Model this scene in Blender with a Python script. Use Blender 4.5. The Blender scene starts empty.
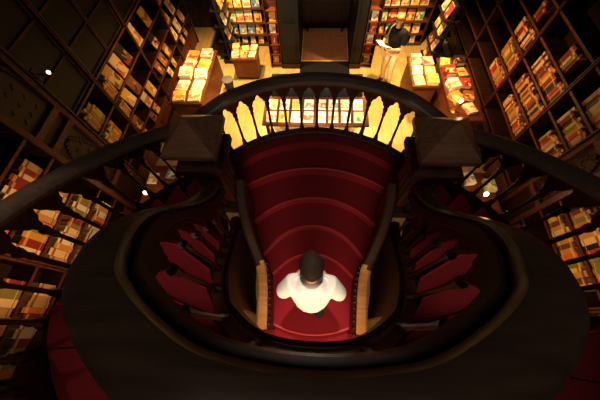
import bpy, bmesh, math, random
from mathutils import Vector, Matrix
random.seed(11)
COL = bpy.context.scene.collection
PI = math.pi
R_ = math.radians

# ------------------------------------------------------------------ materials
def _mat(name):
    m = bpy.data.materials.new(name); m.use_nodes = True
    nt = m.node_tree; b = nt.nodes['Principled BSDF']
    return m, nt, b
def rgb(c): return (c[0], c[1], c[2], 1)
def wood(name, dark, light, scale=(1.2, 14, 14), rough=.4, spec=.4, coat=0.0):
    m, nt, b = _mat(name); N = nt.nodes; L = nt.links
    tc = N.new('ShaderNodeTexCoord'); mp = N.new('ShaderNodeMapping'); mp.inputs['Scale'].default_value = scale
    no = N.new('ShaderNodeTexNoise'); no.inputs['Scale'].default_value = 2.2; no.inputs['Detail'].default_value = 6
    cr = N.new('ShaderNodeValToRGB'); cr.color_ramp.elements[0].position = .3; cr.color_ramp.elements[1].position = .72
    cr.color_ramp.elements[0].color = rgb(dark); cr.color_ramp.elements[1].color = rgb(light)
    L.new(tc.outputs['Object'], mp.inputs['Vector']); L.new(mp.outputs['Vector'], no.inputs['Vector'])
    L.new(no.outputs['Fac'], cr.inputs['Fac']); L.new(cr.outputs['Color'], b.inputs['Base Color'])
    bp = N.new('ShaderNodeBump'); bp.inputs['Strength'].default_value = .12; bp.inputs['Distance'].default_value = .01
    L.new(no.outputs['Fac'], bp.inputs['Height']); L.new(bp.outputs['Normal'], b.inputs['Normal'])
    b.inputs['Roughness'].default_value = rough; b.inputs['Specular IOR Level'].default_value = spec
    b.inputs['Coat Weight'].default_value = coat; b.inputs['Coat Roughness'].default_value = .25
    return m
def plain(name, c, rough=.6, metal=0, var=.15, scale=25, spec=.35, sheen=0):
    m, nt, b = _mat(name); N = nt.nodes; L = nt.links
    tc = N.new('ShaderNodeTexCoord'); no = N.new('ShaderNodeTexNoise'); no.inputs['Scale'].default_value = scale
    cr = N.new('ShaderNodeValToRGB')
    cr.color_ramp.elements[0].color = rgb([v*(1-var) for v in c]); cr.color_ramp.elements[1].color = rgb([min(1, v*(1+var)) for v in c])
    L.new(tc.outputs['Object'], no.inputs['Vector']); L.new(no.outputs['Fac'], cr.inputs['Fac']); L.new(cr.outputs['Color'], b.inputs['Base Color'])
    b.inputs['Roughness'].default_value = rough; b.inputs['Metallic'].default_value = metal; b.inputs['Specular IOR Level'].default_value = spec
    b.inputs['Sheen Weight'].default_value = sheen
    return m
def emis(name, c, s):
    m, nt, b = _mat(name); b.inputs['Base Color'].default_value = rgb(c)
    b.inputs['Emission Color'].default_value = rgb(c); b.inputs['Emission Strength'].default_value = s
    return m
def planks(name, dark, light, w=.14, rough=.35):
    m, nt, b = _mat(name); N = nt.nodes; L = nt.links
    tc = N.new('ShaderNodeTexCoord'); mp = N.new('ShaderNodeMapping'); mp.inputs['Rotation'].default_value = (0, 0, PI/2)
    br = N.new('ShaderNodeTexBrick'); br.inputs['Scale'].default_value = 1.0
    br.inputs['Brick Width'].default_value = 2.6; br.inputs['Row Height'].default_value = w; br.inputs['Mortar Size'].default_value = .006
    br.inputs['Color1'].default_value = rgb(dark); br.inputs['Color2'].default_value = rgb(light); br.inputs['Mortar'].default_value = rgb([v*.7 for v in dark])
    no = N.new('ShaderNodeTexNoise'); no.inputs['Scale'].default_value = 7; no.inputs['Detail'].default_value = 5
    mx = N.new('ShaderNodeMix'); mx.data_type = 'RGBA'; mx.blend_type = 'MULTIPLY'; mx.inputs[0].default_value = .5
    L.new(tc.outputs['Object'], mp.inputs['Vector']); L.new(mp.outputs['Vector'], br.inputs['Vector']); L.new(tc.outputs['Object'], no.inputs['Vector'])
    L.new(br.outputs['Color'], mx.inputs[6]); L.new(no.outputs['Color'], mx.inputs[7]); L.new(mx.outputs[2], b.inputs['Base Color'])
    b.inputs['Roughness'].default_value = rough
    return m
def spine_mat(name, c, band):
    m, nt, b = _mat(name); N = nt.nodes; L = nt.links
    tc = N.new('ShaderNodeTexCoord'); sp = N.new('ShaderNodeSeparateXYZ'); cr = N.new('ShaderNodeValToRGB')
    cr.color_ramp.interpolation = 'CONSTANT'; e = cr.color_ramp.elements
    e[0].position = 0; e[0].color = rgb(c); e[1].position = .12; e[1].color = rgb(band)
    for p, col in ((.16, c), (.74, band), (.86, c)):
        n = e.new(p); n.color = rgb(col)
    L.new(tc.outputs['Generated'], sp.inputs[0]); L.new(sp.outputs['Z'], cr.inputs['Fac']); L.new(cr.outputs['Color'], b.inputs['Base Color'])
    b.inputs['Roughness'].default_value = .55
    return m
def cover_mat(name, c, art, art2):
    m, nt, b = _mat(name); N = nt.nodes; L = nt.links
    tc = N.new('ShaderNodeTexCoord'); oi = N.new('ShaderNodeObjectInfo')
    ad = N.new('ShaderNodeVectorMath'); ad.operation = 'ADD'
    vo = N.new('ShaderNodeTexVoronoi'); vo.inputs['Scale'].default_value = 3.2
    ml = N.new('ShaderNodeMath'); ml.operation = 'MULTIPLY'; ml.inputs[1].default_value = 40
    L.new(oi.outputs['Random'], ml.inputs[0]); L.new(tc.outputs['Generated'], ad.inputs[0]); L.new(ml.outputs[0], ad.inputs[1])
    L.new(ad.outputs[0], vo.inputs['Vector'])
    sx = N.new('ShaderNodeSeparateColor'); L.new(vo.outputs['Color'], sx.inputs[0])
    cr = N.new('ShaderNodeValToRGB'); cr.color_ramp.interpolation = 'CONSTANT'; e = cr.color_ramp.elements
    e[0].color = rgb(c); e[1].position = .4; e[1].color = rgb(art); n = e.new(.72); n.color = rgb(art2)
    L.new(sx.outputs[0], cr.inputs['Fac'])
    sp = N.new('ShaderNodeSeparateXYZ'); L.new(tc.outputs['Generated'], sp.inputs[0])
    mask = N.new('ShaderNodeValToRGB'); mask.color_ramp.interpolation = 'CONSTANT'; q = mask.color_ramp.elements
    q[0].color = (0, 0, 0, 1); q[1].position = .1; q[1].color = (1, 1, 1, 1); n = q.new(.62); n.color = (0, 0, 0, 1)
    L.new(sp.outputs['Y'], mask.inputs['Fac'])
    mx = N.new('ShaderNodeMix'); mx.data_type = 'RGBA'; mx.inputs[6].default_value = rgb(c)
    L.new(mask.outputs['Color'], mx.inputs[0]); L.new(cr.outputs['Color'], mx.inputs[7]); L.new(mx.outputs[2], b.inputs['Base Color'])
    b.inputs['Roughness'].default_value = .45
    return m

M = {}
M['dark'] = wood('dark_walnut', (.022, .0085, .004), (.06, .022, .010), rough=.42)
M['ebony'] = wood('ebonised_wood', (.005,.0025,.0015), (.010,.005,.003), rough=.5)
M['far_rail'] = wood('landing_rail_wood_sheen', (.13, .085, .062), (.22, .15, .11), rough=.38, coat=.35)  # handrail wood lightened so its colour carries the sheen on top
M['cap'] = wood('newel_cap_wood', (.15, .072, .04), (.26, .135, .075), rough=.42, coat=.3)
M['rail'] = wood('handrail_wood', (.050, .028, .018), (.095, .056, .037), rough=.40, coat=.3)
M['mahogany'] = wood('mahogany', (.055, .016, .006), (.13, .040, .014), rough=.42)
M['reddish'] = wood('red_brown_wood', (.10, .026, .008), (.19, .058, .018), rough=.4)
M['honey'] = wood('honey_oak', (.42, .20, .060), (.60, .32, .11), rough=.45)  # light wood, brightened to carry the planks' warm glow
M['shelfw'] = wood('bookcase_wood', (.085, .025, .009), (.18, .058, .022), rough=.45)
M['panel'] = wood('carved_panel_wood', (.035, .013, .006), (.09, .034, .014), scale=(6, 6, 6), rough=.55)
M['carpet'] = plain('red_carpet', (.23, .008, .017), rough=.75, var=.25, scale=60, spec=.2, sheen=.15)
M['lit_lip'] = plain('red_carpet_lit_edge', (.42, .022, .030), rough=.45, var=.1, spec=.5)  # same carpet made brighter, for light caught along the nosings
M['floor'] = planks('light_floor_planks', (.66, .47, .16), (.78, .58, .23), w=.22)
M['rug'] = plain('brown_mat', (.34, .13, .045), rough=.8, var=.3, scale=8)
M['blackmat'] = plain('black_mat', (.012, .008, .006), rough=.9)
M['wall'] = wood('wall_panelling', (.030, .012, .006), (.065, .025, .011), scale=(5, 5, 1.2), rough=.55)
M['brass'] = plain('brass', (.75, .5, .2), rough=.3, metal=1)
M['black'] = plain('black_paint', (.012, .010, .010), rough=.5)
M['paper'] = plain('page_paper', (.46, .31, .15), rough=.8)
M['white'] = plain('white_paper', (.85, .80, .66), rough=.6)
M['bulb'] = emis('bulb_glow', (1, .72, .38), 9)
M['bulbdim'] = emis('bulb_glow_dim', (1, .62, .40), 3.5)
M['skin'] = plain('skin', (.62, .33, .20), rough=.5, var=.08)
M['hair'] = plain('dark_brown_hair', (.034, .020, .010), rough=.7, var=.6, scale=60, spec=.15)
M['grey_hair'] = plain('sandy_hair', (.42, .22, .10), rough=.55, var=.3, scale=90)
M['shirt'] = plain('white_shirt_cotton', (.82, .80, .76), rough=.8, var=.05)
M['shirt_blue'] = plain('pale_blue_cotton', (.42, .50, .66), rough=.8, var=.1)
M['trousers'] = plain('dark_trousers', (.022, .016, .018), rough=.8)
M['cream'] = plain('cream_trousers', (.80, .66, .40), rough=.8, var=.06)
M['tee'] = plain('black_tee', (.004, .004, .005), rough=.8)
M['shoe'] = plain('dark_leather', (.03, .015, .010), rough=.4)
M['strap'] = plain('grey_strap', (.16, .15, .14), rough=.7)
SP = {}
for n, c, bnd in (('ochre', (.62, .34, .08), (.75, .55, .25)), ('tan', (.55, .36, .16), (.25, .10, .04)), ('cream', (.78, .64, .38), (.45, .12, .05)),
                  ('dark red', (.28, .030, .018), (.62, .36, .12)), ('brown', (.20, .080, .030), (.60, .36, .14)), ('orange', (.68, .22, .035), (.80, .55, .25)),
                  ('olive', (.26, .24, .06), (.62, .50, .22)), ('dark green', (.035, .09, .035), (.50, .38, .14)), ('black', (.02, .016, .014), (.50, .32, .12)),
                  ('red', (.50, .050, .025), (.75, .58, .28)), ('white', (.82, .76, .62), (.28, .06, .03)), ('yellow', (.78, .58, .10), (.50, .12, .03))):
    SP[n] = spine_mat('spine_' + n.replace(' ', '_'), c, bnd)
CV = {}
for n, c, a, a2 in (('white', (.88, .84, .72), (.70, .42, .18), (.30, .45, .38)), ('yellow', (.82, .62, .12), (.78, .30, .06), (.9, .85, .6)),
                    ('pale green', (.50, .60, .28), (.85, .80, .5), (.2, .36, .16)), ('orange', (.78, .34, .07), (.9, .75, .4), (.35, .08, .03)),
                    ('red', (.55, .06, .035), (.85, .62, .3), (.2, .03, .02)), ('cream', (.84, .74, .48), (.55, .30, .12), (.75, .15, .08)),
                    ('blue', (.22, .32, .42), (.8, .75, .6), (.08, .12, .2)), ('brown', (.32, .14, .05), (.7, .45, .18), (.12, .05, .02)),
                    ('ochre', (.65, .40, .10), (.8, .65, .35), (.28, .11, .03)), ('black', (.03, .025, .022), (.6, .45, .25), (.35, .08, .04)),
                    ('pink', (.75, .42, .34), (.9, .8, .65), (.5, .1, .1))):
    CV[n] = cover_mat('cover_' + n.replace(' ', '_'), c, a, a2)

# ------------------------------------------------------------------ mesh builder
class MB:
    def __init__(s): s.v = []; s.f = []; s.m = []
    def add(s, vs, fs, mi=0):
        o = len(s.v); s.v += [tuple(v) for v in vs]; s.f += [tuple(i+o for i in f) for f in fs]; s.m += [mi]*len(fs); return s
    def box(s, x0, x1, y0, y1, z0, z1, mi=0, mat=None):
        vs = [Vector(p) for p in ((x0,y0,z0),(x1,y0,z0),(x1,y1,z0),(x0,y1,z0),(x0,y0,z1),(x1,y0,z1),(x1,y1,z1),(x0,y1,z1))]
        if mat is not None: vs = [mat @ v for v in vs]
        return s.add(vs, [(0,3,2,1),(4,5,6,7),(0,1,5,4),(1,2,6,5),(2,3,7,6),(3,0,4,7)], mi)
    def prism(s, poly, z0, z1, mi=0):
        n = len(poly); a = sum(poly[i][0]*poly[(i+1)%n][1]-poly[(i+1)%n][0]*poly[i][1] for i in range(n))
        if a < 0: poly = poly[::-1]
        vs = [(p[0],p[1],z0) for p in poly]+[(p[0],p[1],z1) for p in poly]
        return s.add(vs, [tuple(range(n-1,-1,-1)), tuple(range(n,2*n))]+[(i,(i+1)%n,n+(i+1)%n,n+i) for i in range(n)], mi)
    def lathe(s, prof, c=(0,0,0), seg=12, mi=0):
        vs = []; fs = []
        for r, z in prof:
            for k in range(seg): vs.append((c[0]+r*math.cos(2*PI*k/seg), c[1]+r*math.sin(2*PI*k/seg), c[2]+z))
        for j in range(len(prof)-1):
            for k in range(seg): fs.append((j*seg+k, j*seg+(k+1)%seg, (j+1)*seg+(k+1)%seg, (j+1)*seg+k))
        fs.append(tuple(range(seg-1,-1,-1))); fs.append(tuple((len(prof)-1)*seg+k for k in range(seg)))
        return s.add(vs, fs, mi)
    def square(s, prof, c, mi=0):           # stacked square mouldings: (half width, z)
        vs = []; fs = []
        for r, z in prof: vs += [(c[0]-r,c[1]-r,z),(c[0]+r,c[1]-r,z),(c[0]+r,c[1]+r,z),(c[0]-r,c[1]+r,z)]
        for j in range(len(prof)-1):
            for k in range(4): fs.append((j*4+k, j*4+(k+1)%4, (j+1)*4+(k+1)%4, (j+1)*4+k))
        fs.append((3,2,1,0)); n = (len(prof)-1)*4; fs.append((n,n+1,n+2,n+3))
        return s.add(vs, fs, mi)
    def sweep(s, path, prof, mi=0):         # profile (u sideways to the left of travel, w up) along a 3-D path
        fr = frames(path); n = len(prof); vs = []; fs = []
        for p, nrm in zip(path, fr):
            for u, w in prof: vs.append((p[0]+nrm[0]*u, p[1]+nrm[1]*u, p[2]+w))
        for i in range(len(path)-1):
            for k in range(n): fs.append((i*n+k, (i+1)*n+k, (i+1)*n+(k+1)%n, i*n+(k+1)%n))
        fs.append(tuple(range(n))); e = (len(path)-1)*n; fs.append(tuple(e+k for k in range(n-1,-1,-1)))
        return s.add(vs, fs, mi)
    def build(s, name, mats, parent=None, smooth=False, bevel=0, loc=None):
        me = bpy.data.meshes.new(name)
        off = Vector(loc) if loc is not None else Vector((0,0,0))
        me.from_pydata([tuple(Vector(v)-off) for v in s.v], [], s.f)
        if not isinstance(mats, (list, tuple)): mats = [mats]
        for m in mats: me.materials.append(m)
        me.polygons.foreach_set('material_index', s.m)
        bm = bmesh.new(); bm.from_mesh(me); bmesh.ops.recalc_face_normals(bm, faces=bm.faces)
        if bevel:
            ed = [e for e in bm.edges if len(e.link_faces) == 2 and e.calc_face_angle(0) > .6]
            bmesh.ops.bevel(bm, geom=ed, offset=bevel, segments=2, affect='EDGES', clamp_overlap=True)
        bm.to_mesh(me); bm.free()
        if smooth:
            me.polygons.foreach_set('use_smooth', [True]*len(me.polygons))
            me.set_sharp_from_angle(angle=R_(40))
        o = bpy.data.objects.new(name, me); COL.objects.link(o)
        if loc is not None: o.location = off
        if parent is not None:
            o.parent = parent
            if loc is None: o.location = -Vector(parent.location) if parent.type == 'EMPTY' and parent.parent is None else Vector((0,0,0))
            else: o.location = off-Vector(parent.location)
            if parent.rotation_euler.z: raise Exception('unrotated parents only')
        return o
def frames(path):
    out = []
    for i in range(len(path)):
        a = path[max(0,i-1)]; b = path[min(len(path)-1,i+1)]
        t = Vector((b[0]-a[0], b[1]-a[1])); t.normalize(); out.append((-t.y, t.x))
    return out
LABELS = {}
def tag(o, label, cat, group=None):
    o['label'] = label; o['category'] = cat
    if group: o['group'] = group
    nw = len(label.split())
    if not 4 <= nw <= 16: print('LABEL LENGTH', nw, label)
    if label in LABELS: print('DUP LABEL', label)
    LABELS[label] = 1
    return o
def thing(name, label, cat, loc=(0,0,0), group=None):
    o = bpy.data.objects.new(name, None); COL.objects.link(o); o.location = loc; o.empty_display_size = .1
    return tag(o, label, cat, group)
def structure(o): o['kind'] = 'structure'; return o
def catmull(pts, n=8):
    P = [Vector(p) for p in pts]; P = [P[0]*2-P[1]]+P+[P[-1]*2-P[-2]]; out = []
    for i in range(1, len(P)-2):
        for k in range(n):
            t = k/n; a,b,c,d = P[i-1:i+3]
            out.append(.5*((2*b)+(c-a)*t+(2*a-5*b+4*c-d)*t*t+(3*b-a-3*c+d)*t**3))
    out.append(P[-2]); return out
def resample(path, n):
    path = [Vector(p) for p in path]; d = [0]
    for a, b in zip(path, path[1:]): d.append(d[-1]+(b-a).length)
    out = []; j = 0
    for i in range(n+1):
        s = d[-1]*i/n
        while j < len(path)-2 and d[j+1] < s: j += 1
        t = (s-d[j])/max(1e-9, d[j+1]-d[j]); out.append(path[j].lerp(path[j+1], t))
    return out
ORD = ['first','second','third','fourth','fifth','sixth','seventh','eighth','ninth','tenth','eleventh','twelfth','thirteenth','fourteenth','fifteenth','sixteenth','seventeenth','eighteenth','nineteenth','twentieth','twenty-first','twenty-second','twenty-third','twenty-fourth','twenty-fifth','twenty-sixth','twenty-seventh','twenty-eighth','twenty-ninth','thirtieth']

# ------------------------------------------------------------------ levels
LAND = 1.98; TOP = 3.40; PT = 1.30; RISE = (TOP-LAND)/8
CY = .80; RO = 1.66                                   # outer circle of landing and arms
def outer(phi, r=RO):
    r += .13*max(0, min(1, (abs(phi)-105)/20))        # the arms open out a little towards the upper floor
    return (r*math.sin(R_(phi)), CY+r*math.cos(R_(phi)))
def zline(phi): return LAND+.0178*max(0, min(abs(phi), 130)-50)
def zrail(phi):
    a = abs(phi); k = min(1, max(0, (a-35)/25)); return zline(phi)+1.01-.10*k

# ------------------------------------------------------------------ setting
structure(MB().box(-4.3,4.3,-3.2,8.6,-.1,0).build('floor', M['floor']))
structure(MB().box(-4.3,-3.96,-3.2,8.6,0,6).build('wall_left', M['wall']))
structure(MB().box(3.96,4.3,-3.2,8.6,0,6).build('wall_right', M['wall']))
structure(MB().box(-3.96,3.96,8.3,8.6,0,6).build('wall_back', M['wall']))
structure(MB().box(-3.96,3.96,-3.2,-3.0,0,6).build('wall_front', M['wall']))
d = MB().box(-.48,.80,8.20,8.295,0,2.6)
for x0, x1 in ((-.42,.12),(.20,.74)):
    for z0, z1 in ((.15,.75),(.9,2.4)): d.box(x0,x1,8.175,8.21,z0,z1)
structure(d.build('door_1', M['dark']))
# upper floor on the near side of the well
poly = [(.50,-.10),(.30,-.16),(0,-.17),(-.30,-.16),(-.50,-.10),(-.72,-.08)]
poly += [outer(-p, 1.595) for p in (124,130,136)]
poly += [(-1.25,-3.0),(1.25,-3.0)]+[outer(p, 1.595) for p in (136,130,124)]+[(.72,-.08)]
uf = MB(); uf.prism(poly, TOP-.22, TOP)
structure(uf.build('upper_floor', M['carpet']))

# ------------------------------------------------------------------ staircase
stair = thing('forked_staircase', 'red-carpeted forked staircase with curved steps, in the middle of the hall', 'staircase', (0,0,0))
def arc_nose(yc, hw, sag, n=16):                      # nosing curve, centre at yc, ends at yc-sag
    out = []
    Rr = (hw*hw+sag*sag)/(2*abs(sag)); s = 1 if sag > 0 else -1
    for i in range(n+1):
        x = -hw+2*hw*i/n; out.append((x, yc-s*(Rr-math.sqrt(max(0, Rr*Rr-x*x)))))
    return out
noses = [(1.945,.96,.34,LAND),(1.597,.74,.33,LAND-.17),(1.264,.555,.30,LAND-.34),(.93,.44,.20,LAND-.51)]
curves = [arc_nose(*n[:3]) for n in noses]
def wide(c, e=.09):                                     # the tread runs on under the cheek walls, along the curve's own ends
    a = Vector(c[0])-Vector(c[1]); b = Vector(c[-1])-Vector(c[-2]); a *= e/abs(a.x); b *= e/abs(b.x)
    if abs(a.y) > .20: a.y = -.20 if a.y < 0 else .20; b.y = a.y
    return [tuple(Vector(c[0])+a)]+c+[tuple(Vector(c[-1])+b)]
def step_solid(front, back, ztop, thick, name='step'):
    mb = MB(); mb.prism(front+back[::-1], ztop-thick, ztop)
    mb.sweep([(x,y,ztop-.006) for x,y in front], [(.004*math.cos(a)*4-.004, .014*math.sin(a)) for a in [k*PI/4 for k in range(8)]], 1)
    return mb.build(name, [M['carpet'], M['lit_lip']], stair, smooth=True)
# concave upper steps
for i in range(1, 4):
    f = wide(curves[i]); b = [(x, y+.02) for x, y in wide(curves[i-1])]
    hw = noses[i][1]
    step_solid(f, b, noses[i][3], .30)
# standing tread and the convex lower steps
low = [arc_nose(-.045,.46,-.09)]
for k in range(1, 8): low.append(arc_nose(-.045-.29*k, .46+.075*k, -.09-.02*k))
low = [[(x, y) for x, y in c] for c in low]
low = [[(x, (-.045-.29*k)-((-.045-.29*k)-y)*1.0) for x, y in c] for k, c in enumerate(low)]
step_solid(wide(low[0],.10), [(x, y+.02) for x, y in wide(curves[3])], PT, .28)
for k in range(1, 8): step_solid(wide(low[k],.1), [(x, y+.02) for x, y in wide(low[k-1],.1)], PT-.1625*k, .28 if k < 6 else PT-.1625*k-.002)
# landing with its raised carpet ledge under the balustrade
pts = [outer(p, 1.60) for p in range(-52, 53, 4)]
land = MB(); land.prism(pts+[(1.06,1.36)]+[(x,y) for x,y in reversed(curves[0])]+[(-1.06,1.36)], LAND-.26, LAND)
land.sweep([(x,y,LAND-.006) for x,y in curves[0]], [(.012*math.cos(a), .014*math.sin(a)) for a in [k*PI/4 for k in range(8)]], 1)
land.build('landing', [M['carpet'], M['lit_lip']], stair, smooth=True)
led = MB(); led.prism([outer(p,1.60) for p in range(-46,47,4)]+[outer(p,1.47) for p in range(46,-47,-4)], LAND-.02, LAND+.14)
led.build('carpet_ledge', M['carpet'], stair)

# inner (well) plan, left half: x, y, rail z, base z
WELL = [(-.99,1.17,2.83,1.98),(-.94,1.0,3.02,2.10),(-.925,.8,3.28,2.32),(-.905,.61,3.60,2.52),(-.875,.45,3.89,2.70),(-.835,.32,4.07,2.86),
        (-.775,.20,4.18,2.98),(-.70,.09,4.25,3.08),(-.585,.005,4.30,3.20),(-.44,-.072,4.34,3.34),(-.30,-.125,4.37,3.41),(-.15,-.15,4.38,3.42),(0,-.158,4.385,3.42)]
full = WELL+[(-x,y,a,b) for x,y,a,b in WELL[-2::-1]]
def _pull(x, y):                                       # the horseshoe narrows towards the viewer
    k = min(1, max(0, (1.0-y)/.7)); return x*(1-.10*k)
full = [(_pull(x,y),y,a,b) for x,y,a,b in full]
cr_rail = catmull([(x,y,a) for x,y,a,b in full], 6); cr_base = catmull([(x,y,b) for x,y,a,b in full], 6)
fr = frames(cr_rail)
INS = .035
# sign so that offset points into the well
s_in = 1 if (cr_rail[36].x+fr[36][0]*.1)**2 < cr_rail[36].x**2 else -1
def inset(path, d): return [Vector((p.x+n[0]*s_in*d, p.y+n[1]*s_in*d, p.z)) for p, n in zip(path, frames(path))]

# arm steps
nin = len(cr_base)
def base_at_level(z):                                  # plan point on the left well string where the floor passes level z
    half = cr_base[:nin//2+1]
    for a, b in zip(half, half[1:]):
        if a.z <= z <= b.z: return a.lerp(b, (z-a.z)/max(1e-6, b.z-a.z))
    return half[0] if z < half[0].z else half[-1]
for sx in (-1, 1):
    for k in range(8):
        ph0 = 52+9.2*k; ph1 = ph0+9.2
        z = LAND+RISE*(k+1)
        a = base_at_level(LAND+RISE*(k+.35)); b = base_at_level(LAND+RISE*(k+1.35))
        if k == 0: a = Vector((-1.06,1.36,0))
        if k == 7: b = Vector((-.50,-.07,0)); ph1 = 124
        def outw(p, e): 
            q = Vector((p.x, p.y)); c = Vector((0,CY)); dd = (q-c); return tuple(q+dd.normalized()*e)
        ai = outw(a, .035); bi = outw(b, .035)
        mid = []
        o_ = [outer(-(ph0+(ph1-ph0)*t/3), 1.60) for t in range(4)]
        pl = [ai]+o_+[bi]
        if k == 0: pl = [(-1.245,1.62)]+o_+[(-1.245,1.215)]; ai = (-1.245,1.62)
        if k == 1: pl = [(-1.245,1.215)]+o_+[bi,(-1.06,1.205)]; ai = (-1.245,1.215)
        pl = [(-sx*p[0], p[1]) for p in pl]
        mb = MB(); mb.prism(pl, z-.32, z)
        e0 = outer(-ph0, 1.575); e0 = (-sx*e0[0], e0[1]); i0 = (-sx*ai[0], ai[1])
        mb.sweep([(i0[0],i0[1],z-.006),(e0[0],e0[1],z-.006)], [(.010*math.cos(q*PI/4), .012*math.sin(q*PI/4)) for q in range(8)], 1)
        mb.build('arm_step', [M['carpet'], M['lit_lip']], stair)

# cheek walls of the central flight with their honey caps
CH = [(-.815,1.42,2.50),(-.80,1.22,2.38),(-.735,.98,2.22),(-.65,.78,2.09),(-.58,.62,2.02),(-.545,.45,2.00),(-.52,.2,2.00),(-.505,-.02,2.00)]
for sx in (-1, 1):
    pth = [Vector(p) for p in catmull([(-sx*x,y,z) for x,y,z in CH], 4)]
    if sx == 1: pass
    w = .035
    mb = MB(); n = len(pth); frm = frames(pth); vs = []; fs = []
    for p, nr in zip(pth, frm):
        for u, z in ((-w,1.0),(w,1.0),(w,p.z-.03),(-w,p.z-.03)): vs.append((p.x+nr[0]*u, p.y+nr[1]*u, z))
    for i in range(n-1):
        for k in range(4): fs.append((i*4+k,(i+1)*4+k,(i+1)*4+(k+1)%4,i*4+(k+1)%4))
    fs += [(0,1,2,3),((n-1)*4+3,(n-1)*4+2,(n-1)*4+1,(n-1)*4)]
    mb.add(vs, fs)
    o = mb.build('cheek_panel', M['mahogany'], stair, smooth=True)
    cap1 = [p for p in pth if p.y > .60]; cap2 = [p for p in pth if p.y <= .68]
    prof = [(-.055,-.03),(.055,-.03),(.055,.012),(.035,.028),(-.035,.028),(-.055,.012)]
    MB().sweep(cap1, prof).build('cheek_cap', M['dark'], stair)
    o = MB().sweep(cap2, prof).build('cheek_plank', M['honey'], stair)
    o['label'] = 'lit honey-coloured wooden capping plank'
    bd = MB()                                            # row of dark turned beads on the flight side of the wall
    for q in resample(cap2, 11): bd.lathe([(.004,-.028),(.02,-.014),(.022,0),(.016,.012),(.004,.022)], (q.x-(.068 if q.x > 0 else -.068), q.y, q.z-.06), 8)
    bd.build('bead_moulding', M['dark'], stair, smooth=True)

for sx in (-1, 1):                                      # added dark filler, stands for shade in the slot between cheek and well string
    MB().prism([(sx*x,y) for x,y in ((.845,1.25),(.885,1.25),(.86,1.0),(.83,.86),(.75,.86),(.795,1.0))], 1.50, 1.54).build('dark_filler', M['ebony'], stair)

# ------------------------------------------------------------------ balustrades
def tracery(path, nopen, drop, thick, up=0.0, sub=20):
    pt = resample(path, nopen*sub); frm = frames(pt); vs = []; fs = []
    for i, (p, nr) in enumerate(zip(pt, frm)):
        t = (i % sub)/sub; dd = abs(t-.5)*2 if i < len(pt)-1 else 1.0
        if dd > .84: h = 1.0
        elif dd > .60: h = .80-.10*(.84-dd)/.24
        elif dd > .30: h = .56-.12*(.60-dd)/.30
        else: h = .36-.22*(.30-dd)/.30
        for u, z in ((-thick,up),(thick,up),(thick,-drop*h),(-thick,-drop*h)): vs.append((p.x+nr[0]*u, p.y+nr[1]*u, p.z+z))
    for i in range(len(pt)-1):
        for k in range(4): fs.append((i*4+k,(i+1)*4+k,(i+1)*4+(k+1)%4,i*4+(k+1)%4))
    n = len(pt)-1; fs += [(0,1,2,3),(n*4+3,n*4+2,n*4+1,n*4)]
    mb = MB(); mb.add(vs, fs); return mb, pt
def baluster(p, z0, z1, r=.019, name='baluster', par=None, mat=None):
    h = z1-z0; mb = MB()
    prof = [(r*1.9,0),(r*1.9,.05),(r*1.25,.07),(r*1.5,.10),(r*.85,.14),(r*.95,h*.45),(r*.8,h-.12),(r*1.35,h-.09),(r*1.0,h-.06),(r*1.7,h-.02),(r*1.7,h)]
    mb.lathe(prof, (0,0,0), 8); o = mb.build(name, mat or M['mahogany'], None, smooth=True); o.location = (p[0],p[1],z0); o.parent = par; return o
RAILP = [(-.085,-.028),(-.07,-.058),(.07,-.058),(.085,-.028),(.07,.0),(.035,.014),(-.035,.014),(-.07,.0)]

ob = thing('landing_balustrade', 'long curved dark wooden balustrade with pointed arches round the landing and both arms', 'balustrade')
PH = 136
rp = [(*outer(p), zrail(p)) for p in range(-PH, PH+1, 2)]
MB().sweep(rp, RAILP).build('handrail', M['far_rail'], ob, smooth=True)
MB().sweep(rp, [(-.055,-.06),(-.055,-.085),(.055,-.085),(.055,-.06)]).build('rail_moulding', M['reddish'], ob, smooth=True)
NB = 44
mb, pt = tracery([(x,y,z-.08) for x,y,z in rp], NB, .20, .016)
mb.build('tracery_panel', M['mahogany'], ob)
bp = [(*outer(p), zline(p)+.15-(.02 if abs(p) > 50 else 0)) for p in range(-PH, PH+1, 2)]
MB().sweep(bp, [(-.055,0),(-.055,-.50),(.050,-.50),(.050,0),(.03,.02),(-.03,.02)]).build('base_string', M['dark'], ob, smooth=True)
sub = 20
for i in range(NB+1):
    p = pt[i*sub]; phi = math.degrees(math.atan2(p.x, p.y-CY))
    z0 = zline(phi)+.15-(.02 if abs(phi) > 50 else 0)+.018
    baluster(p, z0, p.z-.19, .017, 'baluster', ob)

wb = thing('well_balustrade', 'dark horseshoe balustrade with wide handrail curving round the stairwell nearest the viewer', 'balustrade')
WR = [(-.085,-.035),(-.075,-.075),(.075,-.075),(.085,-.035),(.075,-.005),(.045,.012),(-.045,.012),(-.075,-.005)]
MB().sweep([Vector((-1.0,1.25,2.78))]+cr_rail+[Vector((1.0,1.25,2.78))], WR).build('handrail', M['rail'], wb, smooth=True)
ins = inset(cr_rail, INS)
MB().sweep([(p.x,p.y,p.z) for p in ins], [(-.045,-.076),(-.045,-.17),(-.03,-.19),(.05,-.19),(.07,-.17),(.07,-.076)]).build('rail_moulding', M['dark'], wb, smooth=True)
NW = 18
mb, pw = tracery([(p.x,p.y,p.z-.185) for p in ins], NW, .22, .02)
mb.build('tracery_panel', M['mahogany'], wb)
bins = inset(cr_base, INS)
MB().sweep(bins, [(-.04,-.42),(.04,-.42),(.04,.06),(.025,.08),(-.025,.08),(-.045,.06)]).build('base_string', M['mahogany'], wb, smooth=True)
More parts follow.
